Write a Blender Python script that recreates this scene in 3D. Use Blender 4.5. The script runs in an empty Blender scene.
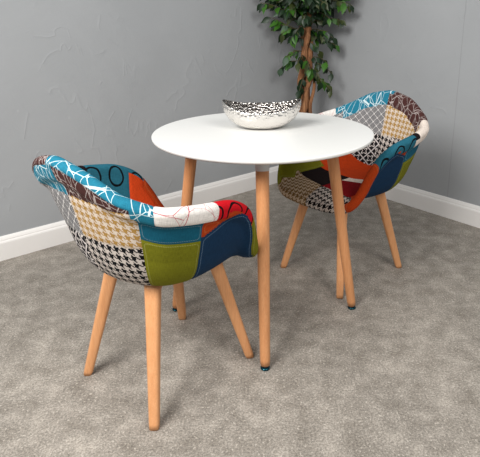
import bpy, math, random
import numpy as np
from mathutils import Vector, Matrix, kdtree
random.seed(7); RNG = np.random.default_rng(11)
S = bpy.context.scene
COL = S.collection

# ------------------------------------------------------------------ helpers
def tag(o, label=None, cat=None, group=None, kind=None):
    if label: o['label'] = label
    if cat: o['category'] = cat
    if group: o['group'] = group
    if kind: o['kind'] = kind
    return o

def empty(name, loc, rz=0.0):
    o = bpy.data.objects.new(name, None); COL.objects.link(o)
    o.location = loc; o.rotation_euler = (0, 0, rz); o.empty_display_size = .05
    return o

def link_mesh(name, me, mats, parent=None):
    for m in (mats if isinstance(mats, (list, tuple)) else [mats]): me.materials.append(m)
    o = bpy.data.objects.new(name, me); COL.objects.link(o); o.parent = parent
    return o

class MB:
    def __init__(s): s.v = []; s.f = []; s.m = []; s.sm = []
    def add(s, vs, fs, mi=0, smooth=True):
        b = len(s.v); s.v += [tuple(v) for v in vs]
        for f in fs: s.f.append(tuple(b + i for i in f)); s.m.append(mi); s.sm.append(smooth)
    def build(s, name, mats, parent=None, bevel=0):
        me = bpy.data.meshes.new(name); me.from_pydata(s.v, [], s.f)
        me.polygons.foreach_set('material_index', s.m); me.polygons.foreach_set('use_smooth', s.sm)
        me.update()
        o = link_mesh(name, me, mats, parent)
        if bevel:
            b = o.modifiers.new('bevel', 'BEVEL'); b.width = bevel; b.segments = 3; b.limit_method = 'ANGLE'
        return o
    def lathe(s, prof, n=48, c=(0, 0, 0), mi=0, smooth=True):
        vs = []; fs = []
        for r, z in prof:
            for i in range(n):
                a = 2 * math.pi * i / n; vs.append((c[0] + r * math.cos(a), c[1] + r * math.sin(a), c[2] + z))
        for j in range(len(prof) - 1):
            for i in range(n):
                k = (i + 1) % n; fs.append((j * n + i, j * n + k, (j + 1) * n + k, (j + 1) * n + i))
        fs.append(tuple(reversed(range(n)))); fs.append(tuple((len(prof) - 1) * n + i for i in range(n)))
        s.add(vs, fs, mi, smooth)
    def tube(s, pts, rad, n=12, mi=0, sx=1.0, power=2.0, ref=(1, 0, 0)):
        pts = [Vector(p) for p in pts]; vs = []; fs = []
        rad = rad if isinstance(rad, (list, tuple)) else [rad] * len(pts)
        for q, p in enumerate(pts):
            t = (pts[min(q + 1, len(pts) - 1)] - pts[max(q - 1, 0)]).normalized()
            u = Vector(ref); u = (u - t * u.dot(t)).normalized(); w = t.cross(u)
            for i in range(n):
                a = 2 * math.pi * i / n; ca, sa = math.cos(a), math.sin(a)
                k = 1.0 / ((abs(ca) ** power + abs(sa) ** power) ** (1 / power))
                vs.append(p + u * (rad[q] * k * ca * sx) + w * (rad[q] * k * sa))
        for j in range(len(pts) - 1):
            for i in range(n):
                k = (i + 1) % n; fs.append((j * n + i, j * n + k, (j + 1) * n + k, (j + 1) * n + i))
        fs.append(tuple(reversed(range(n)))); fs.append(tuple((len(pts) - 1) * n + i for i in range(n)))
        s.add(vs, fs, mi)
    def box(s, a, b, mi=0, M=None):
        vs = [Vector((x, y, z)) for z in (a[2], b[2]) for y in (a[1], b[1]) for x in (a[0], b[0])]
        if M: vs = [M @ v for v in vs]
        s.add(vs, [(0, 2, 3, 1), (4, 5, 7, 6), (0, 1, 5, 4), (2, 6, 7, 3), (0, 4, 6, 2), (1, 3, 7, 5)], mi, False)

# ------------------------------------------------------------------ shader helpers
class N:
    def __init__(s, name):
        s.mat = bpy.data.materials.new(name); s.mat.use_nodes = True
        s.t = s.mat.node_tree; s.b = s.t.nodes['Principled BSDF']
    def new(s, ty, **kw):
        n = s.t.nodes.new(ty)
        for k, v in kw.items(): setattr(n, k, v)
        return n
    def put(s, sock, v):
        if isinstance(v, bpy.types.NodeSocket): s.t.links.new(v, sock)
        elif isinstance(v, (tuple, list)) and sock.type == 'RGBA': sock.default_value = (*v[:3], 1)
        else: sock.default_value = v
    def m(s, op, a, b=None, c=None):
        n = s.new('ShaderNodeMath', operation=op); s.put(n.inputs[0], a)
        if b is not None: s.put(n.inputs[1], b)
        if c is not None: s.put(n.inputs[2], c)
        return n.outputs[0]
    def mix(s, f, a, b, blend='MIX'):
        n = s.new('ShaderNodeMix', data_type='RGBA', blend_type=blend)
        s.put(n.inputs[0], f); s.put(n.inputs[6], a); s.put(n.inputs[7], b); return n.outputs[2]
    def coord(s, which='Object'): return s.new('ShaderNodeTexCoord').outputs[which]
    def map(s, v, scale=(1, 1, 1), rot=(0, 0, 0), loc=(0, 0, 0)):
        n = s.new('ShaderNodeMapping'); s.put(n.inputs[0], v)
        n.inputs['Scale'].default_value = scale; n.inputs['Rotation'].default_value = rot; n.inputs['Location'].default_value = loc
        return n.outputs[0]
    def noise(s, v, scale, detail=3, rough=.5, dist=0):
        n = s.new('ShaderNodeTexNoise'); s.put(n.inputs['Vector'], v)
        n.inputs['Scale'].default_value = scale; n.inputs['Detail'].default_value = detail
        n.inputs['Roughness'].default_value = rough; n.inputs['Distortion'].default_value = dist
        return n.outputs[0]
    def voro(s, v, scale, feature='F1', rnd=1.0, out='Distance'):
        n = s.new('ShaderNodeTexVoronoi', feature=feature); s.put(n.inputs['Vector'], v)
        n.inputs['Scale'].default_value = scale; n.inputs['Randomness'].default_value = rnd
        return n.outputs[out]
    def ramp(s, f, *stops):
        n = s.new('ShaderNodeValToRGB'); s.put(n.inputs[0], f); e = n.color_ramp.elements
        while len(e) < len(stops): e.new(.5)
        for k, (p, c) in enumerate(stops): e[k].position = p; e[k].color = (*c, 1) if not isinstance(c, (int, float)) else (c, c, c, 1)
        return n.outputs[0]
    def bump(s, h, strength=.3, dist=.001, nrm=None):
        n = s.new('ShaderNodeBump'); s.put(n.inputs['Height'], h)
        n.inputs['Strength'].default_value = strength; n.inputs['Distance'].default_value = dist
        if nrm: s.put(n.inputs['Normal'], nrm)
        return n.outputs[0]
    def fin(s, color, rough=.5, normal=None, **kw):
        s.put(s.b.inputs['Base Color'], color); s.put(s.b.inputs['Roughness'], rough)
        if normal: s.put(s.b.inputs['Normal'], normal)
        for k, v in kw.items(): s.put(s.b.inputs[k.replace('_', ' ')], v)
        return s.mat

def srgb(r, g, b):
    f = lambda c: (c / 255 / 12.92) if c / 255 <= .04045 else ((c / 255 + .055) / 1.055) ** 2.4
    return (f(r), f(g), f(b))

# ------------------------------------------------------------------ cloth materials
def cloth(name, fn, stitch=None, weave=1.0):
    n = N(name); uv = n.coord('UV'); sep = n.new('ShaderNodeSeparateXYZ'); n.put(sep.inputs[0], uv)
    u, v = sep.outputs[0], sep.outputs[1]
    col = fn(n, uv, u, v)
    # fine yarn variation in both weave directions
    a = n.noise(n.map(uv, (1, .06, 1)), 900, 2); b = n.noise(n.map(uv, (.06, 1, 1)), 900, 2)
    yarn = n.m('ADD', n.m('MULTIPLY', a, .5), n.m('MULTIPLY', b, .5))
    tone = n.ramp(yarn, (.3, .62), (.7, 1.32))
    col = n.mix(weave, col, tone, 'MULTIPLY')
    if stitch:
        at = n.new('ShaderNodeAttribute', attribute_name='seam').outputs['Fac']
        band = n.m('COMPARE', at, .0075, .0009)
        dash = n.m('GREATER_THAN', n.m('FRACT', n.m('MULTIPLY', n.m('ADD', u, v), 220)), .35)
        col = n.mix(n.m('MULTIPLY', n.m('MULTIPLY', band, dash), .35), col, stitch)
    h = n.m('ADD', yarn, n.m('MULTIPLY', n.noise(uv, 60, 2), .5))
    return n.fin(col, .92, n.bump(h, .5, .0012), Specular_IOR_Level=.12)

def plain(c): return lambda n, uv, u, v: c
def hound(dark, light, rep):
    def fn(n, uv, u, v):
        x = n.m('FLOOR', n.m('MULTIPLY', u, 8 / rep)); y = n.m('FLOOR', n.m('MULTIPLY', v, 8 / rep))
        x8 = n.m('FLOORED_MODULO', x, 8.0); y8 = n.m('FLOORED_MODULO', y, 8.0)
        wx = n.m('LESS_THAN', x8, 3.5); wy = n.m('LESS_THAN', y8, 3.5)
        up = n.m('LESS_THAN', n.m('FLOORED_MODULO', n.m('ADD', x, y), 4.0), 1.5)
        f = n.m('ADD', n.m('MULTIPLY', wx, up), n.m('MULTIPLY', wy, n.m('SUBTRACT', 1.0, up)))
        return n.mix(f, light, dark)
    return fn
def cracks(base, line, sc, w, seed=0.0):
    def fn(n, uv, u, v):
        q = n.map(uv, (1, 1, 1), loc=(seed, seed * .7, 0))
        d = n.voro(q, sc, 'DISTANCE_TO_EDGE'); d2 = n.voro(n.map(q, (1, 1, 1), loc=(.37, .11, 0)), sc * .62, 'DISTANCE_TO_EDGE')
        k = n.m('MAXIMUM', n.m('LESS_THAN', d, w), n.m('LESS_THAN', d2, w * .7))
        return n.mix(k, base, line)
    return fn
def rings(base, line, size, r0, r1, off=(0, 0)):
    def fn(n, uv, u, v):
        fx = n.m('SUBTRACT', n.m('FRACT', n.m('ADD', n.m('DIVIDE', u, size), off[0])), .5)
        fy = n.m('SUBTRACT', n.m('FRACT', n.m('ADD', n.m('DIVIDE', v, size), off[1])), .5)
        r = n.m('SQRT', n.m('ADD', n.m('MULTIPLY', fx, fx), n.m('MULTIPLY', fy, fy)))
        r = n.m('ADD', r, n.m('MULTIPLY', n.m('SUBTRACT', n.noise(uv, 25, 1), .5), .12))
        return n.mix(n.m('COMPARE', r, (r0 + r1) / 2, (r1 - r0) / 2), base, line)
    return fn
def ornate(n, uv, u, v):
    s = .050; c = .7071 / s
    a = n.m('MULTIPLY', n.m('ADD', u, v), c); b = n.m('MULTIPLY', n.m('SUBTRACT', u, v), c)
    fa = n.m('SUBTRACT', n.m('FRACT', a), .5); fb = n.m('SUBTRACT', n.m('FRACT', b), .5)
    edge = n.m('MAXIMUM', n.m('ABSOLUTE', fa), n.m('ABSOLUTE', fb))
    r = n.m('SQRT', n.m('ADD', n.m('MULTIPLY', fa, fa), n.m('MULTIPLY', fb, fb)))
    th = n.m('ARCTAN2', fa, fb)
    rm = n.m('DIVIDE', r, n.m('ADD', n.m('MULTIPLY', n.m('COSINE', n.m('MULTIPLY', th, 4.0)), .11), .34))
    blk = n.m('SUBTRACT', 1.0, n.m('COMPARE', rm, .72, .16))
    line = n.m('GREATER_THAN', edge, .45)
    return n.mix(line, n.mix(blk, (.58, .53, .5), (.012, .011, .012)), (.62, .57, .55))
def lattice(n, uv, u, v):
    s = .027; c = .7071 / s
    a = n.m('MULTIPLY', n.m('ADD', u, v), c); b = n.m('MULTIPLY', n.m('SUBTRACT', u, v), c)
    fa = n.m('ABSOLUTE', n.m('SUBTRACT', n.m('FRACT', a), .5)); fb = n.m('ABSOLUTE', n.m('SUBTRACT', n.m('FRACT', b), .5))
    dot = n.m('LESS_THAN', n.m('ADD', fa, fb), .17)
    line = n.m('LESS_THAN', n.m('MINIMUM', fa, fb), .028)
    fine = n.m('GREATER_THAN', n.m('FRACT', n.m('MULTIPLY', a, 5.0)), .5); fine2 = n.m('GREATER_THAN', n.m('FRACT', n.m('MULTIPLY', b, 5.0)), .5)
    base = n.mix(n.m('MULTIPLY', n.m('ADD', fine, fine2), .5), (.03, .03, .034), (.36, .35, .35))
    return n.mix(n.m('MAXIMUM', dot, line), base, (.66, .63, .61))
def check(n, uv, u, v):
    fx = n.m('LESS_THAN', n.m('FRACT', n.m('MULTIPLY', u, 110)), .2); fy = n.m('LESS_THAN', n.m('FRACT', n.m('MULTIPLY', v, 110)), .2)
    return n.mix(n.m('MAXIMUM', fx, fy), (.014, .009, .010), (.05, .03, .03))

TEAL = srgb(18, 98, 128); STW = (.38, .48, .52)
CL = [
 ('teal_linen', plain(srgb(20, 86, 108)), STW), ('olive_linen', plain(srgb(112, 112, 24)), (.5, .5, .2)),
 ('navy_linen', plain(srgb(22, 50, 78)), (.3, .42, .55)), ('rust_linen', plain(srgb(168, 60, 20)), (.6, .25, .1)),
 ('teal_line_print', cracks(srgb(36, 116, 140), (.62, .74, .76), 24, .017), None),
 ('brown_line_print', cracks(srgb(72, 44, 42), (.42, .36, .34), 36, .022, 3.1), None),
 ('tan_houndstooth', hound(srgb(164, 128, 70), srgb(206, 192, 178), .0235), None),
 ('black_houndstooth', hound(srgb(14, 13, 16), srgb(192, 182, 174), .0235), None),
 ('grey_lattice_print', lattice, None), ('black_white_ornament', ornate, None),
 ('cream_cloth', plain(srgb(226, 212, 200)), None), ('crimson_cloth', plain(srgb(128, 10, 20)), None),
 ('dark_check', check, None), ('white_red_lines', cracks(srgb(234, 228, 222), srgb(190, 60, 80), 15, .006, 1.3), None),
 ('red_black_curves', rings(srgb(196, 18, 30), srgb(24, 8, 12), .085, .32, .40, (.2, .1)), None),
 ('teal_black_rings', rings(srgb(38, 98, 116), srgb(10, 14, 18), .090, .27, .35, (.3, .35)), None),
 ('orange_linen', plain(srgb(196, 66, 24)), None), ('beige_houndstooth', hound(srgb(112, 84, 48), srgb(186, 166, 142), .0245), None),
 ('brown_felt', plain(srgb(70, 48, 38)), None), ('dark_cloth', plain(srgb(26, 18, 20)), None)]
ID = {c[0]: i for i, c in enumerate(CL)}
CLM = [cloth(a, b, st) for a, b, st in CL]

# ------------------------------------------------------------------ other materials
def wood_mat(name, c1, c2):
    n = N(name); co = n.coord('Object')
    g = n.noise(n.map(co, (9, 9, .7)), 14, 5, .6, .6); fine = n.noise(n.map(co, (60, 60, 2.5)), 12, 3)
    col = n.mix(g, c1, c2); col = n.mix(.35, col, n.ramp(fine, (.3, .72), (.7, 1.2)), 'MULTIPLY')
    return n.fin(col, .42, n.bump(fine, .12, .001), Specular_IOR_Level=.4)
WOOD = wood_mat('beech_wood', srgb(226, 170, 122), srgb(196, 130, 80))
WOOD2 = wood_mat('beech_wood_warm', srgb(218, 160, 112), srgb(186, 120, 72))

n = N('white_lacquer'); WHITE = n.fin((.83, .825, .80), .32, n.bump(n.noise(n.coord(), 90, 2), .03, .001), Specular_IOR_Level=.4)
n = N('white_edge'); WEDGE = n.fin((.72, .70, .66), .4)
n = N('bracket_metal'); BRK = n.fin((.66, .66, .66), .4, n.bump(n.noise(n.coord(), 200, 2), .05, .001))
n = N('black_rubber'); RUB = n.fin((.012, .012, .014), .45, n.bump(n.noise(n.coord(), 300, 2), .1, .001))
n = N('blue_green_glide'); GLD = n.fin(srgb(10, 60, 72), .25, n.bump(n.noise(n.coord(), 200, 1), .02, .001), Metallic=.8)
n = N('hammered_silver'); co = n.coord()
d = n.voro(co, 105, 'F1'); hm = n.m('MULTIPLY', d, d)
SILV = n.fin(n.mix(n.noise(co, 30, 2), (.80, .77, .73), (.70, .67, .64)), .20, n.bump(hm, .6, .0036), Metallic=1.0)
n = N('hammered_silver_shaded'); co = n.coord(); d = n.voro(co, 105, 'F1')
SILV_SHADED = n.fin(n.mix(n.noise(co, 30, 2), (.40, .375, .35), (.30, .28, .265)), .18, n.bump(n.m('MULTIPLY', d, d), .8, .006), Metallic=1.0)  # inner face of the silver bowl, its dim reflections put into a darker colour
n = N('bark'); co = n.coord()
bk = n.noise(n.map(co, (1, 1, .12)), 90, 5, .65, .8)
BARK = n.fin(n.ramp(bk, (.28, srgb(62, 34, 18)), (.5, srgb(134, 88, 54)), (.72, srgb(180, 130, 88))), .8, n.bump(bk, .9, .006))
n = N('twig'); TWIG = n.fin(n.mix(n.noise(n.coord(), 60), srgb(70, 66, 40), srgb(96, 84, 56)), .8)
def leafmat(name, a, b):
    n = N(name); uv = n.coord('Object'); c = n.mix(n.noise(uv, 22, 3), a, b)
    return n.fin(c, .42, n.bump(n.noise(uv, 160, 2), .25, .001), Specular_IOR_Level=.35)
LEAF = [leafmat('leaf_dark', srgb(12, 30, 14), srgb(26, 52, 24)), leafmat('leaf_green', srgb(30, 70, 20), srgb(70, 118, 34)),
        leafmat('leaf_grey', srgb(44, 66, 50), srgb(84, 106, 84)), leafmat('leaf_olive', srgb(36, 46, 18), srgb(66, 76, 32))]
n = N('pot_charcoal'); POT = n.fin((.03, .03, .032), .6, n.bump(n.noise(n.coord(), 80), .2, .002))
n = N('potting_soil'); SOIL = n.fin(n.mix(n.noise(n.coord(), 120), (.02, .014, .01), (.07, .05, .035)), .95, n.bump(n.noise(n.coord(), 90), .8, .01))

# wall plaster: trowelled paint with scratches and soft ridges
n = N('grey_plaster'); co = n.coord()
cloud = n.noise(co, 1.7, 4, .55, .6)
base = n.mix(cloud, srgb(150, 152, 154), srgb(168, 170, 172))
def scratch(n, co, rot, sc, seed, th):
    q = n.map(co, (1, 1, 1), rot=rot, loc=(seed, seed, seed)); q = n.map(q, (1, 1, .10))
    wob = n.noise(co, 5, 2); v = n.voro(n.map(q, (1, 1, 1), loc=(0, 0, 0)), sc, 'F1')
    return n.m('MULTIPLY', n.m('LESS_THAN', v, th), n.m('GREATER_THAN', wob, .5))
soft = n.noise(n.map(co, (1, 1, 1.6), rot=(.5, .3, .9)), 7, 5, .6, 2.2)
ridge = n.m('POWER', n.m('SUBTRACT', 1.0, n.m('ABSOLUTE', n.m('MULTIPLY', n.m('SUBTRACT', n.noise(n.map(co, (1, 1, .55), rot=(.4, .9, .3)), 4.2, 2, .4, 1.5), .5), 2.0))), 26.0)
gate = n.m('GREATER_THAN', n.noise(co, 6.5, 2), .52)
sc1 = scratch(n, co, (.9, .5, .3), 5.5, 1.3, .035); sc2 = scratch(n, co, (-.7, 1.1, .8), 6.5, 4.7, .03)
hgt = n.m('ADD', n.m('MULTIPLY', soft, .5), n.m('ADD', n.m('MULTIPLY', n.m('MULTIPLY', ridge, gate), .55), n.m('MULTIPLY', n.m('ADD', sc1, sc2), .35)))
base = n.mix(n.m('MULTIPLY', n.m('ADD', sc1, sc2), .18), base, srgb(190, 191, 192))
sx_ = n.new('ShaderNodeSeparateXYZ'); n.put(sx_.inputs[0], co)
along = n.m('ADD', n.m('MULTIPLY', n.m('SUBTRACT', sx_.outputs[0], .367), math.sin(.6948)), n.m('MULTIPLY', n.m('SUBTRACT', sx_.outputs[1], 3.6155), -math.cos(.6948)))
joint = n.m('COMPARE', n.m('ADD', along, n.m('MULTIPLY', n.noise(co, 9, 2), .006)), 1.147, .0022)
base = n.mix(n.m('MULTIPLY', joint, .35), base, srgb(120, 121, 122))
WALL = n.fin(base, .62, n.bump(hgt, .3, .006), Specular_IOR_Level=.3)

n = N('baseboard_paint'); co = n.coord()
BASEB = n.fin(n.mix(n.noise(co, 5, 4), srgb(236, 232, 228), srgb(243, 240, 237)), .38, n.bump(n.noise(co, 40, 2), .05, .001))

# floor: mottled stone coloured vinyl
n = N('mottled_floor'); co = n.coord()
big = n.noise(co, 2.3, 5, .6, .5); mid = n.noise(co, 13, 5, .65, .2); fine = n.noise(co, 170, 3, .8); sp = n.noise(co, 130, 2, .6)
c = n.ramp(mid, (.32, srgb(126, 119, 110)), (.52, srgb(146, 139, 130)), (.70, srgb(168, 160, 150)))
c = n.mix(.75, c, n.ramp(big, (.34, .86), (.66, 1.12)), 'MULTIPLY')
c = n.mix(.9, c, n.ramp(fine, (.36, .55), (.64, 1.45)), 'MULTIPLY')
c = n.mix(n.ramp(sp, (.60, 0.0), (.68, .7)), c, srgb(205, 197, 185))
c = n.mix(n.ramp(sp, (.27, .45), (.36, 0.0)), c, srgb(92, 86, 80))
FLOOR = n.fin(c, .72, n.bump(n.m('ADD', fine, mid), .25, .002), Specular_IOR_Level=.3)

# ------------------------------------------------------------------ room shell
CX, CY, YAW = .367, 3.6155, .6948
dl = Vector((-math.cos(YAW), -math.sin(YAW), 0)); dr = Vector((math.sin(YAW), -math.cos(YAW), 0)); C0 = Vector((CX, CY, 0))
L = 5.2; TH = .12; HT = 2.6
def slab(name, pts, z0, z1, mat, kind='structure'):
    k = len(pts); mb = MB()
    vs = [(p.x, p.y, z0) for p in pts] + [(p.x, p.y, z1) for p in pts]
    mb.add(vs, [tuple(reversed(range(k))), tuple(range(k, 2 * k))] + [(i, (i + 1) % k, k + (i + 1) % k, k + i) for i in range(k)], 0, False)
    o = mb.build(name, mat); tag(o, kind=kind); return o
fl = slab('floor', [C0, C0 + dl * L, C0 + dl * L + dr * L, C0 + dr * L], -.1, 0, FLOOR)
fl['label'] = 'mottled grey beige stone-look floor'
wl = slab('wall_left', [C0 + dl * L, C0 - dr * TH + dl * L, C0 - dr * TH - dl * TH, C0], -.1, HT, WALL)
wl['label'] = 'grey trowelled plaster wall left of the plant'
wr = slab('wall_right', [C0, C0 - dl * TH, C0 - dl * TH + dr * L, C0 + dr * L], -.1, HT, WALL)
wr['label'] = 'grey trowelled plaster wall right of the plant'
def baseboard(name, d, nrm, m0):
    prof = [(0, 0), (.018, 0), (.018, .088), (.016, .095), (.0125, .099), (.0125, .104), (.009, .113), (.005, .1206), (0, .1206)]
    mb = MB(); vs = []
    a = C0 + d * m0; b = C0 + d * L
    for e in (a, b):
        for o_, z in prof:
            q = e + nrm * o_ + (d * (o_ - m0) if e is a else Vector((0, 0, 0))); vs.append((q.x, q.y, z))
    k = len(prof)
    mb.add(vs, [tuple(range(k)), tuple(reversed(range(k, 2 * k)))] + [(i, k + i, k + (i + 1) % k, (i + 1) % k) for i in range(k)], 0, False)
    o = mb.build(name, BASEB); tag(o, kind='structure'); return o
bl = baseboard('baseboard_left', dl, dr, 0.0); bl['label'] = 'white moulded skirting board under the left wall'
br = baseboard('baseboard_right', dr, dl, 0.0); br['label'] = 'white moulded skirting board under the right wall'

# ------------------------------------------------------------------ upholstered shell chair
KS = [0, .12, .22, .28, .34, .40, .48, .58, .68, .78, .88, 1.0]
RIM = [(.262, 0, .418), (.252, .118, .418), (.212, .190, .420), (.180, .214, .455), (.148, .232, .530), (.108, .247, .600),
       (.030, .262, .644), (-.085, .268, .664), (-.188, .254, .684), (-.254, .198, .722), (-.290, .110, .776), (-.301, 0, .800)]
CRN = [(.205, 0), (.196, .108), (.160, .160), (.132, .184), (.104, .204), (.070, .220), (.010, .232), (-.075, .232),
       (-.148, .208), (-.200, .152), (-.232, .080), (-.242, 0)]
def smooth_loop(tab, NR, sig=.022):
    fine = 2400; s = -1 + 2 * np.arange(fine) / fine; out = []
    for c in range(len(tab[0])):
        y = np.interp(np.abs(s), KS, [t[c] for t in tab])
        if c == 1: y = y * np.sign(s)
        w = int(sig * 1200 * 4); x = np.arange(-w, w + 1) / 1200; g = np.exp(-.5 * (x / sig) ** 2); g /= g.sum()
        y = np.convolve(np.r_[y[-w:], y, y[:w]], g, 'valid')
        out.append(y[(np.arange(NR) * fine // NR)])
    return np.stack(out, 1)

def build_shell(parent):
    NR = 480
    R = smooth_loop(RIM, NR); Cc = smooth_loop(CRN, NR); s = -1 + 2 * np.arange(NR) / NR; k = np.abs(s)
    Cp = np.c_[Cc, np.full(NR, .437)]
    A = np.c_[Cc * .55, np.full(NR, .440)]; A[:, 2] = .440
    M0, M1, MR, M2, M3 = 28, 88, 20, 88, 28
    rows = []; info = []          # info: (zone, w)  zone 0 inner 1 roll 2 outer
    for j in range(1, M0):
        t = j / M0; P = np.c_[A[:, :2] * t, np.full(NR, .438 + .002 * t)]; rows.append(P); info.append((0, t * .3))
    B1 = Cp + (R - Cp) * .0; kb = np.clip((k - .55) / .25, 0, 1)[:, None]; B2 = Cp + (R - Cp) * np.concatenate([.45 - .17 * kb, .45 - .17 * kb, .45 + .15 * kb], 1)
    def bez(w):
        w_ = 1 - w
        return A * w_ ** 3 + 3 * B1 * w_ ** 2 * w + 3 * B2 * w_ * w ** 2 + R * w ** 3
    for j in range(0, M1 + 1):
        w = j / M1; rows.append(bez(w)); info.append((0, .3 + .7 * w))
    G = np.stack(rows)            # rows x ring x 3
    # analytic-ish normals of the inner sheet
    dr_ = np.gradient(G, axis=0); dc_ = (np.roll(G, -1, 1) - np.roll(G, 1, 1)); nn = np.cross(dr_, dc_)
    nn /= np.linalg.norm(nn, axis=2, keepdims=True) + 1e-12
    sgn = np.sign((nn[5, :, 2]).mean()); nn = -nn * sgn      # now pointing out of / under the chair
    T = dr_[-1] / np.linalg.norm(dr_[-1], axis=1, keepdims=True); Nn = nn[-1]
    rr = np.interp(k, [0, .2, .3, .45, .75, 1], [.020, .020, .0165, .018, .017, .017])[:, None]
    # padded cushion bulge: puff the roll outwards
    for j in range(1, MR):
        th = math.pi * j / MR
        rows.append(R + Nn * rr * (1 - math.cos(th)) + T * rr * math.sin(th) * .95); info.append((1, j / MR))
    inner = G
    wall = np.interp(k, [0, .2, .3, 1], [.034, .034, .020, .018])
    for j in range(M1, -1, -1):
        w = j / M1; P = inner[M0 - 1 + j]; Nj = nn[M0 - 1 + j]
        dist = np.linalg.norm(P - R, axis=1)
        fall = 1 / (1 + np.exp((dist - np.interp(k, [.72, .84, 1], [.034, .052, .054])) / .006))
        seat_th = .034; wl_ = wall + (seat_th - wall) * np.clip((.55 - w) / .35, 0, 1)
        th = wl_ + (2 * rr[:, 0] - wl_) * fall
        rows.append(P + Nj * th[:, None]); info.append((2, .3 + .7 * w))
    for j in range(M0 - 1, 0, -1):
        rows.append(inner[j - 1] + nn[j - 1] * .034); info.append((2, j / M0 * .3))
    V = np.stack(rows); NRW = len(rows)
    verts = V.reshape(-1, 3); top = len(verts); verts = np.vstack([verts, [[0, 0, .438], [0, 0, .404]]])
    faces = []; fz = []; fk = []; fw = []
    for j in range(NRW - 1):
        z = info[j + 1] if info[j + 1][0] == 1 else info[j]
        if info[j][0] == 1: z = info[j]
        for i in range(NR):
            i2 = (i + 1) % NR; faces.append((j * NR + i, j * NR + i2, (j + 1) * NR + i2, (j + 1) * NR + i))
            fz.append(z[0]); fw.append((info[j][1] + info[j + 1][1]) / 2 if info[j][0] == info[j + 1][0] else z[1]); fk.append(-1 + 2 * (i + .5) / NR)
    for i in range(NR):
        i2 = (i + 1) % NR
        faces.append((top, i2, i)); fz.append(0); fw.append(0.0); fk.append(-1 + 2 * (i + .5) / NR)
        b = (NRW - 1) * NR; faces.append((top + 1, b + i, b + i2)); fz.append(2); fw.append(0.0); fk.append(-1 + 2 * (i + .5) / NR)
    rimd = R
    cen = np.array([verts[list(f)].mean(0) for f in faces]); fz = np.array(fz); fk = np.array(fk); fw = np.array(fw)
    ringi = np.clip(((fk + 1) / 2 * NR).astype(int), 0, NR - 1); dr2 = np.linalg.norm(cen - R[ringi], axis=1)
    # ---------- patchwork layout
    def patch(z, sk, w, p, dist):
        kk = abs(sk); right = sk < 0; x, y, zz = p
        rollish = z == 1 or (z == 0 and dist < (.016 if right or kk > .66 else ((.020 if kk < .44 else .095))) and kk > .25) or (z == 2 and dist < .044 and kk > .25)
        if z == 2 and .25 < kk < .50: rollish = dist < .037
        if z == 2 and kk > .76: rollish = dist < (.024 if right else .010)
        if z == 0 and kk < .25 or z == 1 and kk < .22 or (z == 0 and w < .62):     # seat pad
            arc = .142 + (.24 * y if y < 0 else .10 * y)
            if x > arc and not (z == 0 and y < -.19 and x < .13): return 'beige_houndstooth' if y < .25 * (x - .16) else 'black_houndstooth'
            if y < -.178 and x > -.06: return 'olive_linen'
            if x > -.038 and y < .0: return 'dark_cloth'
            if x > .018 - .35 * y: return 'crimson_cloth'
            if x > -.038 - .5 * max(0, y - .02): return 'cream_cloth'
            if x > -.19: return 'orange_linen'
            return 'black_white_ornament' if right else 'black_houndstooth'
        if rollish:
            if not right and (kk > .94 and z == 2 or kk > .975 and z == 1): return 'teal_line_print'
            if right:
                if kk < .37: return 'olive_linen'
                if x > -.035 and kk < .7: return 'red_black_curves'
                if kk < .70: return 'white_red_lines'
                return 'teal_line_print'
            if kk < .385: return 'rust_linen'
            if z == 0 and kk < .44: return 'orange_linen'
            if x > -.085 and kk < .7: return 'teal_black_rings'
            if x > -.115 and kk < .7 and z != 2: return 'dark_cloth'
            if kk < .735: return 'cream_cloth'
            return 'brown_line_print'
        if z == 0:                                                  # inside of the shell
            if kk > .74:
                if dist < .055: return 'teal_line_print' if right else 'brown_line_print'
                if zz > .605: return 'grey_lattice_print' if right else 'tan_houndstooth'
                return 'black_white_ornament' if right else 'black_houndstooth'
            if right:
                if kk < .50: return 'olive_linen'
                if kk < .62: return 'dark_check'
                return 'grey_lattice_print' if zz > .61 else 'black_white_ornament'
            if kk < .53: return 'orange_linen'
            if kk < .66: return 'dark_check' if zz < .58 else 'cream_cloth'
            return 'tan_houndstooth' if zz > .60 else 'black_houndstooth'
        # outside
        if kk > .745:
            zt = .70 - .008 * abs((1 - kk) / .25)
            if zz > zt: return 'brown_line_print' if right else 'teal_line_print'
            if zz > .573: return 'tan_houndstooth' if right else 'grey_lattice_print'
            return 'black_houndstooth' if right else 'black_white_ornament'
        if kk < .335 and w > .5 and not right: return 'rust_linen'
        if kk < .225: return 'dark_cloth' if w > .45 else 'brown_felt'
        if w < .40: return 'brown_felt'
        if kk > (.575 if right else .55): return ('teal_linen' if w > .815 else 'olive_linen')
        zo = .578 + .34 * max(0, min(.10, x + .07)) - .25 * max(0, x - .05) + (0 if right else .012)
        return 'rust_linen' if zz > zo else 'navy_linen'
    mat = np.array([ID[patch(fz[i], fk[i], fw[i], cen[i], dr2[i])] for i in range(len(faces))])
    region = mat * 3 + np.where(fz == 0, 0, np.where(fz == 1, 1, 2))
    # ---------- seam verts: pull in, and distance attribute
    nv = len(verts); lo = np.full(nv, 999); hi = np.full(nv, -1)
    for f, m_ in zip(faces, mat):
        for v in f:
            if m_ < lo[v]: lo[v] = m_
            if m_ > hi[v]: hi[v] = m_
    seamv = np.where(lo != hi)[0]
    kd = kdtree.KDTree(len(seamv))
    for a_, v in enumerate(seamv): kd.insert(verts[v], a_)
    kd.balance()
    sd = np.array([kd.find(v)[2] for v in verts])
    sg = sd[:top].reshape(NRW, NR).copy()
    for _ in range(3):
        sg = (np.roll(sg, 1, 1) + 2 * sg + np.roll(sg, -1, 1)) / 4
        sg[1:-1] = (sg[:-2] + 2 * sg[1:-1] + sg[2:]) / 4
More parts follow.
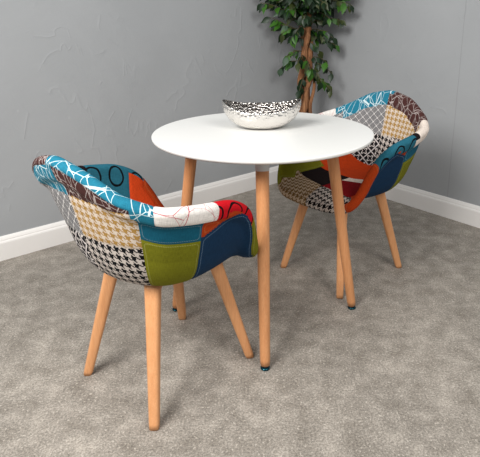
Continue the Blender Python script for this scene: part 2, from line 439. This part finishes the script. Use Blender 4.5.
    sds = np.r_[sg.ravel(), sd[top:]]
    me0 = bpy.data.meshes.new('tmp'); me0.from_pydata(verts.tolist(), [], faces); me0.update()
    vn = np.zeros(nv * 3); me0.vertices.foreach_get('normal', vn); vn = vn.reshape(-1, 3)
    vol = (vn[:top] * (verts[:top] - np.array([0, 0, .42])))[(NRW - 10) * NR:].sum()
    flip = vn[top, 2] < 0
    if flip: vn = -vn; faces = [tuple(reversed(f)) for f in faces]
    verts = verts - vn * (.0020 * np.exp(-(sd / .0035) ** 2))[:, None] + vn * .0012
    bpy.data.meshes.remove(me0)
    me0 = bpy.data.meshes.new('tmp'); me0.from_pydata(verts.tolist(), [], faces); me0.update()
    vn = np.zeros(nv * 3); me0.vertices.foreach_get('normal', vn); vn = vn.reshape(-1, 3); bpy.data.meshes.remove(me0)
    # ---------- uv
    arc = np.r_[0, np.cumsum(np.linalg.norm(np.diff(R, axis=0), axis=1))]
    parc = np.r_[0, np.cumsum(np.linalg.norm(np.diff(V, axis=0), axis=2).mean(1))]
    faces_a = faces; fn_ = []
    for f in faces_a:
        a_, b_, c_ = verts[f[0]], verts[f[1]], verts[f[2]]; fn_.append(np.cross(b_ - a_, c_ - a_))
    fn_ = np.array(fn_)
    basis = {}
    for rg in np.unique(region):
        for side in (0, 1):
            sel = (region == rg) & ((fk < 0) == (side == 0))
            if not sel.any(): continue
            m_ = fn_[sel].sum(0); m_ /= np.linalg.norm(m_) + 1e-12
            up = np.array([0, 0, 1.0]) if abs(m_[2]) < .8 else np.array([1.0, 0, 0])
            up = up - m_ * (up @ m_); up /= np.linalg.norm(up); u_ = np.cross(up, m_)
            basis[(rg, side)] = (u_, up)
    # ---------- parts
    part = np.where((np.abs(fk) < .24) | ((fz != 1) & (fw < .58)), 0, np.where(np.abs(fk) > .745, 1, np.where(fk < 0, 2, 3)))
    names = {0: 'seat', 1: 'backrest', 2: 'armrest', 3: 'armrest'}
    for pi in range(4):
        idx = np.where(part == pi)[0]; used = {}; pf = []; order = []
        for a_ in idx:
            g = []
            for v in faces_a[a_]:
                if v not in used: used[v] = len(order); order.append(v)
                g.append(used[v])
            pf.append(g)
        me = bpy.data.meshes.new(names[pi]); me.from_pydata(verts[order].tolist(), [], pf)
        ms = sorted(set(mat[idx])); rm = {m_: q for q, m_ in enumerate(ms)}
        me.polygons.foreach_set('material_index', [rm[mat[a_]] for a_ in idx]); me.polygons.foreach_set('use_smooth', [True] * len(idx))
        uvl = me.uv_layers.new(name='UVMap'); buf = []
        for a_ in idx:
            if fz[a_] == 1 or mat[a_] in (ID['teal_line_print'], ID['brown_line_print'], ID['white_red_lines'], ID['red_black_curves'], ID['teal_black_rings']):
                iring = [v % NR if v < top else 0 for v in faces_a[a_]]
                if max(iring) - min(iring) > NR / 2: iring = [q if q > NR / 2 else q + NR for q in iring]
                for v, q in zip(faces_a[a_], iring):
                    uu = arc[q] if q < NR else arc[-1] + .004
                    buf += [uu, parc[v // NR] if v < top else 0]
            else:
                u_, up = basis[(region[a_], 0 if fk[a_] < 0 else 1)]
                for v in faces_a[a_]: buf += [verts[v] @ u_, verts[v] @ up]
        uvl.data.foreach_set('uv', buf)
        at = me.attributes.new('seam', 'FLOAT', 'POINT'); at.data.foreach_set('value', sds[order].astype(np.float32))
        me.update(); me.normals_split_custom_set_from_vertices(vn[order].tolist())
        o = link_mesh(names[pi], me, [CLM[m_] for m_ in ms], parent)
        if pi == 2: o['label'] = 'armrest with red, white and teal patches'
        if pi == 3: o['label'] = 'armrest with teal ringed, cream and orange patches'

def build_chair(loc, rz):
    root = empty('armchair', loc, rz)
    build_shell(root)
    # cross frame bars under the seat
    mb = MB()
    for sy in (-1, 1):
        mb.tube([(-.122, -.102 * sy, .386), (.122, .102 * sy, .386)], .021, 20, 0, .85, 5, (0, 0, 1))
    mb.build('underframe', WOOD, root)
    for sx in (-1, 1):
        for sy in (-1, 1):
            a = Vector((.119 * sx, .099 * sy, .402)); b = Vector((.207 * sx, .178 * sy, 0.0)); m = MB()
            pts = [a.lerp(b, t) for t in (0, .04, .25, .5, .75, .96, 1)]
            rad = [.0225, .0228, .0205, .0185, .0165, .0148, .0138]
            m.tube(pts, rad, 24, 0, 1.0, 4.0, (.119 * sx, .099 * sy, 0))
            me_v = m.v
            zmin = 0.0
            m.v = [(x, y, max(z, .0006)) for x, y, z in me_v]
            m.build('leg', WOOD, root)
    return root

chA = build_chair((-.3116, 1.4455, 0), .8588)
tag(chA, 'patchwork armchair nearer the camera, left of the table, its back turned to us', 'chair', 'patchwork armchairs at the round table')
def copy_tree(o, loc, rz):
    r = o.copy(); COL.objects.link(r); r.location = loc; r.rotation_euler = (0, 0, rz)
    for ch in list(o.children):
        c = ch.copy(); COL.objects.link(c); c.parent = r
    return r
chB = copy_tree(chA, (.3799, 2.1258, 0), .686 + math.pi)
tag(chB, 'patchwork armchair behind the table on the right, seat and inside of backrest showing', 'chair', 'patchwork armchairs at the round table')

# ------------------------------------------------------------------ table
TX, TY, TZ = .0115, 1.778, .7431
tb = empty('round_table', (TX, TY, 0))
tag(tb, 'round white dining table on four round tapered beech legs, between the two armchairs', 'table')
mb = MB(); r = .4
mb.lathe([(r - .030, TZ - .017), (r - .012, TZ - .0160), (r - .004, TZ - .0125), (r - .0008, TZ - .0095), (r, TZ - .005), (r, TZ - .0018), (r - .0008, TZ - .0005), (r - .002, TZ)], 160, mi=0)
tt = mb.build('tabletop', [WHITE], tb)
for p in tt.data.polygons:
    if len(p.vertices) > 10: p.use_smooth = False
for q in range(4):
    a = math.pi / 2 * q - math.pi / 2; ca, sa = math.cos(a), math.sin(a)
    top = Vector((.252 * ca - .004, .252 * sa, TZ - .022)); foot = Vector((.356 * ca, .356 * sa, .016))
    mb = MB(); pts = [top.lerp(foot, t) for t in (0, .02, .3, .6, .97, 1)]
    mb.tube(pts, [.0215, .0218, .0212, .0195, .0172, .0160], 32, 0)
    leg = mb.build('leg', WOOD2, tb)
    mb = MB(); d = (foot - top).normalized()
    mb.tube([foot - d * .001, foot + d * .004, foot + d * .005], [.0150, .0150, .012], 24, 0, ref=(ca, sa, 0))
    mb.build('foot_cap', RUB, leg)
    mb = MB(); e = foot + d * .005
    mb.lathe([(.010, .0105), (.0125, .0085), (.0155, .0070), (.0165, .0050), (.0160, .0025), (.0135, .0006)], 28, (e.x, e.y, 0))
    mb.build('levelling_foot', GLD, leg)
    mb = MB(); mb.tube([top - d * .003, top + d * .050, top + d * .052], [.0236, .0230, .0224], 32, 0)
    mb.build('leg_collar', BRK, tb)
    mb = MB(); M = Matrix.Rotation(a, 4, 'Z')
    mb.box((.205, -.03, TZ - .0195), (.295, .03, TZ - .0165), 0, M); mb.build('mounting_plate', BRK, tb)

# ------------------------------------------------------------------ hammered bowl
def build_bowl():
    nA, nP = 160, 44; mb = MB()
    def rim(a):
        ca, sa = math.cos(a), math.sin(a); x = .143 * ca; y = .088 * sa
        e = abs(ca) ** 3.0
        return x * (1 + .03 * e), y * (1 - .10 * e), .070 + .036 * e + (.012 if sa > 0 else .0) * abs(sa)
    def prof(t): return math.sin(t * math.pi / 2) ** .92, 1 - math.cos(t * math.pi / 2) ** .85 if t < 1 else 1.0
    rows = []
    for j in range(nP + 1):
        t = j / nP; pr, pz = prof(t); row = []
        for i in range(nA):
            x, y, z = rim(2 * math.pi * i / nA); b = .27
            f = b + (1 - b) * pr
            row.append(Vector((x * f, y * f * (1.0 if t > .2 else 1.0), z * (t ** 1.55) * .80 + z * .20 * t ** 3)))
        rows.append(row)
    def nrm(j, i):
        a = rows[min(j + 1, nP)][i] - rows[max(j - 1, 0)][i]; b = rows[j][(i + 1) % nA] - rows[j][i - 1]
        n_ = b.cross(a).normalized(); return n_
    th = .0028; vs = []; fs = []
    for j in range(nP + 1):
        for i in range(nA): vs.append(rows[j][i])
    for j in range(nP, -1, -1):
        for i in range(nA):
            v = rows[j][i] - nrm(j, i) * th
            vs.append(v)
    K = 2 * (nP + 1)
    for j in range(K - 1):
        for i in range(nA):
            k = (i + 1) % nA; fs.append((j * nA + i, j * nA + k, (j + 1) * nA + k, (j + 1) * nA + i))
    fs.append(tuple(reversed(range(nA)))); fs.append(tuple((K - 1) * nA + i for i in range(nA)))
    mb.add(vs, fs); mb.m = [1 if nP * nA + nA <= q < (K - 1) * nA else 0 for q in range((K - 1) * nA)] + [0, 1]; o = mb.build('bowl', [SILV, SILV_SHADED])
    return o
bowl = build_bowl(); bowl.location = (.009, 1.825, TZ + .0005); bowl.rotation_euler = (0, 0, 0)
tag(bowl, 'hammered silver boat-shaped bowl with raised pointed ends on the white table', 'bowl')

# ------------------------------------------------------------------ ficus tree
PX, PY = .305, 3.28
pl = empty('artificial_ficus_tree', (PX, PY, 0))
tag(pl, 'leafy green ficus tree with twisted brown trunks in the wall corner', 'plant')
mb = MB(); mb.lathe([(.075, .001), (.080, .006), (.098, .15), (.104, .158), (.104, .17), (.096, .17), (.093, .150)], 48); mb.build('pot', POT, pl)
mb = MB(); mb.lathe([(.088, .128), (.093, .146), (.05, .151), (.01, .153)], 32); mb.build('soil', SOIL, pl)
def stem(ph, rad, amp, z0, z1, turns, drift):
    pts = []; rs = []; K = 64
    for q in range(K + 1):
        t = q / K; z = z0 + (z1 - z0) * t
        am = amp * (1.0 if z < .82 else max(.45, 1 - (z - .82) * 1.6))
        a = ph + turns * 2 * math.pi * t
        pts.append((am * math.cos(a) + drift * max(0, z - .6) + .004 * math.sin(31 * z + ph), am * math.sin(a) + .004 * math.cos(27 * z + ph), z))
        rs.append(rad * (1.05 - .35 * t) * (1 + .10 * math.sin(43 * z + ph * 3)))
    return pts, rs
for ph, rad, amp, tn in ((.3, .0235, .028, 1.4), (2.4, .0215, .028, 1.4), (4.5, .020, .031, 1.5)):
    pts, rs = stem(ph, rad, amp, .13, 1.95, tn, .02); mb = MB(); mb.tube(pts, rs, 14); mb.build('trunk', BARK, pl)
mb = MB(); pts = []; rs = []
for q in range(30):
    t = q / 29; z = .35 + .42 * t; pts.append((.045 + .012 * math.sin(t * 9), -.03, z)); rs.append(.013 - .003 * t)
mb.tube(pts, rs, 12); mb.build('trunk', BARK, pl)

wall_in = lambda x, y: ((Vector((PX + x, PY + y, 0)) - C0).dot(dr) > .035 and (Vector((PX + x, PY + y, 0)) - C0).dot(dl) > .035)
leaf_v = []; leaf_f = []; leaf_m = []
def leaf(p, d, up, ln, wd, mi):
    d = d.normalized(); sd = d.cross(up)
    if sd.length < 1e-4: sd = d.cross(Vector((1, 0, 0)))
    sd.normalize(); nm = sd.cross(d).normalized(); b = len(leaf_v)
    q_ = p + d * ln
    if not (wall_in(q_.x - .01, q_.y) and wall_in(q_.x + .01, q_.y) and wall_in(p.x, p.y + .01)): return
    prof = [(0, 0), (.12, .34), (.30, .92), (.48, 1.0), (.66, .72), (.82, .34), (1.0, 0)]
    for t, w in prof:
        c = p + d * (ln * t) - nm * (ln * .22 * t * t)
        if w == 0: leaf_v.append(c)
        else:
            leaf_v.append(c - sd * wd * w * .5 + nm * wd * .14 * w); leaf_v.append(c); leaf_v.append(c + sd * wd * w * .5 + nm * wd * .14 * w)
    # verts: 0, then triples, then tip
    leaf_f.append((b, b + 2, b + 1)); leaf_f.append((b, b + 3, b + 2)); leaf_m.extend([mi, mi])
    for q in range(4):
        o = b + 1 + q * 3
        leaf_f.append((o, o + 1, o + 4, o + 3)); leaf_f.append((o + 1, o + 2, o + 5, o + 4)); leaf_m.extend([mi, mi])
    o = b + 13; tip = b + 16
    leaf_f.append((o, o + 1, tip)); leaf_f.append((o + 1, o + 2, tip)); leaf_m.extend([mi, mi])
def pick(bright=.25):
    r_ = random.random()
    return 1 if r_ < bright else (3 if r_ < bright + .14 else (2 if r_ < bright + .20 else 0))
def branch(p0, p1, nleaf, bright, mb, sag=.05, size=.068):
    p0 = Vector(p0); p1 = Vector(p1); K = 8; pts = []
    for q in range(K + 1):
        t = q / K; p = p0.lerp(p1, t); p.z += sag * math.sin(math.pi * t) ; pts.append(p)
    mb.tube(pts, [.0035 * (1 - .6 * q / K) for q in range(K + 1)], 6)
    for q in range(nleaf):
        t = .25 + .75 * (q + .5) / nleaf; i = min(int(t * K), K - 1); p = pts[i].lerp(pts[i + 1], t * K - i)
        d = (pts[i + 1] - pts[i]).normalized(); side = Vector((random.uniform(-1, 1), random.uniform(-1, 1), random.uniform(-.4, .4)))
        dd = d * .5 + side * .8 + Vector((0, 0, -.75)); up = Vector((random.uniform(-.7, .7), -1.0, random.uniform(0, .9)))
        s_ = size * random.uniform(.75, 1.15); leaf(p, dd, up, s_, s_ * random.uniform(.48, .60), pick(bright))
tw = MB()
# dense crown above
for q in range(230):
    a = random.uniform(0, 2 * math.pi); el = random.uniform(-.35, 1.0); z0 = random.uniform(1.12, 1.85)
    rr_ = random.uniform(.15, .33); x = rr_ * math.cos(a); y = rr_ * math.sin(a) * .8
    z1 = z0 + el * .18
    low = 1.06 + .12 * (abs(x) / .3)
    if z1 < low: z1 = low + random.uniform(0, .08)
    while not wall_in(x * 1.08, y * 1.08): x *= .85; y *= .85
    branch((0, 0, z0 - .08), (x, y, z1), 15, .20, tw, .05)
# sprays that show against the wall
for p0, p1, nl, br in (((0, 0, 1.02), (-.19, -.05, 1.10), 9, .5), ((0, 0, .98), (-.235, -.05, 1.15), 8, .4),
                       ((0, 0, .86), (-.17, -.06, .83), 9, .35), ((0, 0, .92), (-.13, -.08, .90), 7, .45),
                       ((0, -.02, .78), (-.05, -.09, .66), 7, .1),
                       ((0, 0, .86), (.175, -.05, .79), 8, .15), ((0, 0, .80), (.17, -.06, .68), 9, .5), ((0, 0, .84), (.10, -.08, .74), 8, .3),
                       ((0, 0, 1.02), (.17, -.04, 1.02), 10, .35), ((0, 0, 1.1), (.235, -.04, 1.12), 11, .3), ((0, 0, 1.0), (.13, -.08, 1.06), 9, .25),
                       ((0, 0, .88), (.14, -.05, .86), 5, .1), ((0, 0, .9), (-.06, -.10, .86), 4, .1),
                       ((0, 0, 1.05), (-.16, -.06, 1.05), 12, .25), ((0, 0, 1.05), (.12, -.07, 1.04), 12, .2), ((0, 0, 1.0), (.19, -.05, .97), 10, .3),
                       ((0, 0, 1.08), (-.08, -.10, 1.04), 10, .1), ((0, 0, .98), (.08, -.08, .93), 4, .2),
                       ((0, 0, .98), (-.10, -.06, 1.02), 7, .1), ((0, -.03, .88), (.02, -.12, .80), 6, .2)):
    branch(p0, p1, nl, br, tw, .03)
tw.build('branches', TWIG, pl)
me = bpy.data.meshes.new('foliage'); me.from_pydata([tuple(v) for v in leaf_v], [], leaf_f)
me.polygons.foreach_set('material_index', leaf_m); me.polygons.foreach_set('use_smooth', [True] * len(leaf_f)); me.update()
link_mesh('foliage', me, LEAF, pl)

# ------------------------------------------------------------------ light
W = bpy.data.worlds.new('world'); S.world = W; W.use_nodes = True
bg = W.node_tree.nodes['Background']; bg.inputs[0].default_value = (.93, .97, 1.0, 1); bg.inputs[1].default_value = .36
def area(name, loc, target, sx, sy, power, col):
    l = bpy.data.lights.new(name, 'AREA'); l.shape = 'RECTANGLE'; l.size = sx; l.size_y = sy; l.energy = power; l.color = col
    o = bpy.data.objects.new(name, l); COL.objects.link(o); o.location = loc
    o.rotation_euler = (Vector(target) - Vector(loc)).to_track_quat('-Z', 'Y').to_euler(); return o
area('softbox_lamp', (-1.6, -.4, 2.6), (0, 1.3, .2), 1.6, 1.2, 150, (1, .985, .96))
area('softbox_lamp', (1.3, -.35, 2.5), (0, 1.3, .2), 1.2, 1.0, 46, (1, .985, .96))

# ------------------------------------------------------------------ camera
cam = bpy.data.cameras.new('camera'); co = bpy.data.objects.new('camera', cam); COL.objects.link(co)
cam.sensor_width = 36; cam.lens = 495.02 / 480 * 36; cam.shift_x = -19.69 / 480; cam.shift_y = -72.7 / 480; cam.clip_start = .05
pitch, roll = .2687, -.0098
co.matrix_world = Matrix.Translation((0, 0, 1.1368)) @ Matrix.Rotation(math.pi / 2 - pitch, 4, 'X') @ Matrix.Rotation(roll, 4, 'Z')
S.camera = co
S.view_settings.view_transform = 'Standard'; S.view_settings.look = 'None'; S.view_settings.exposure = -.10; S.view_settings.gamma = 1
S.view_settings.use_curve_mapping = False
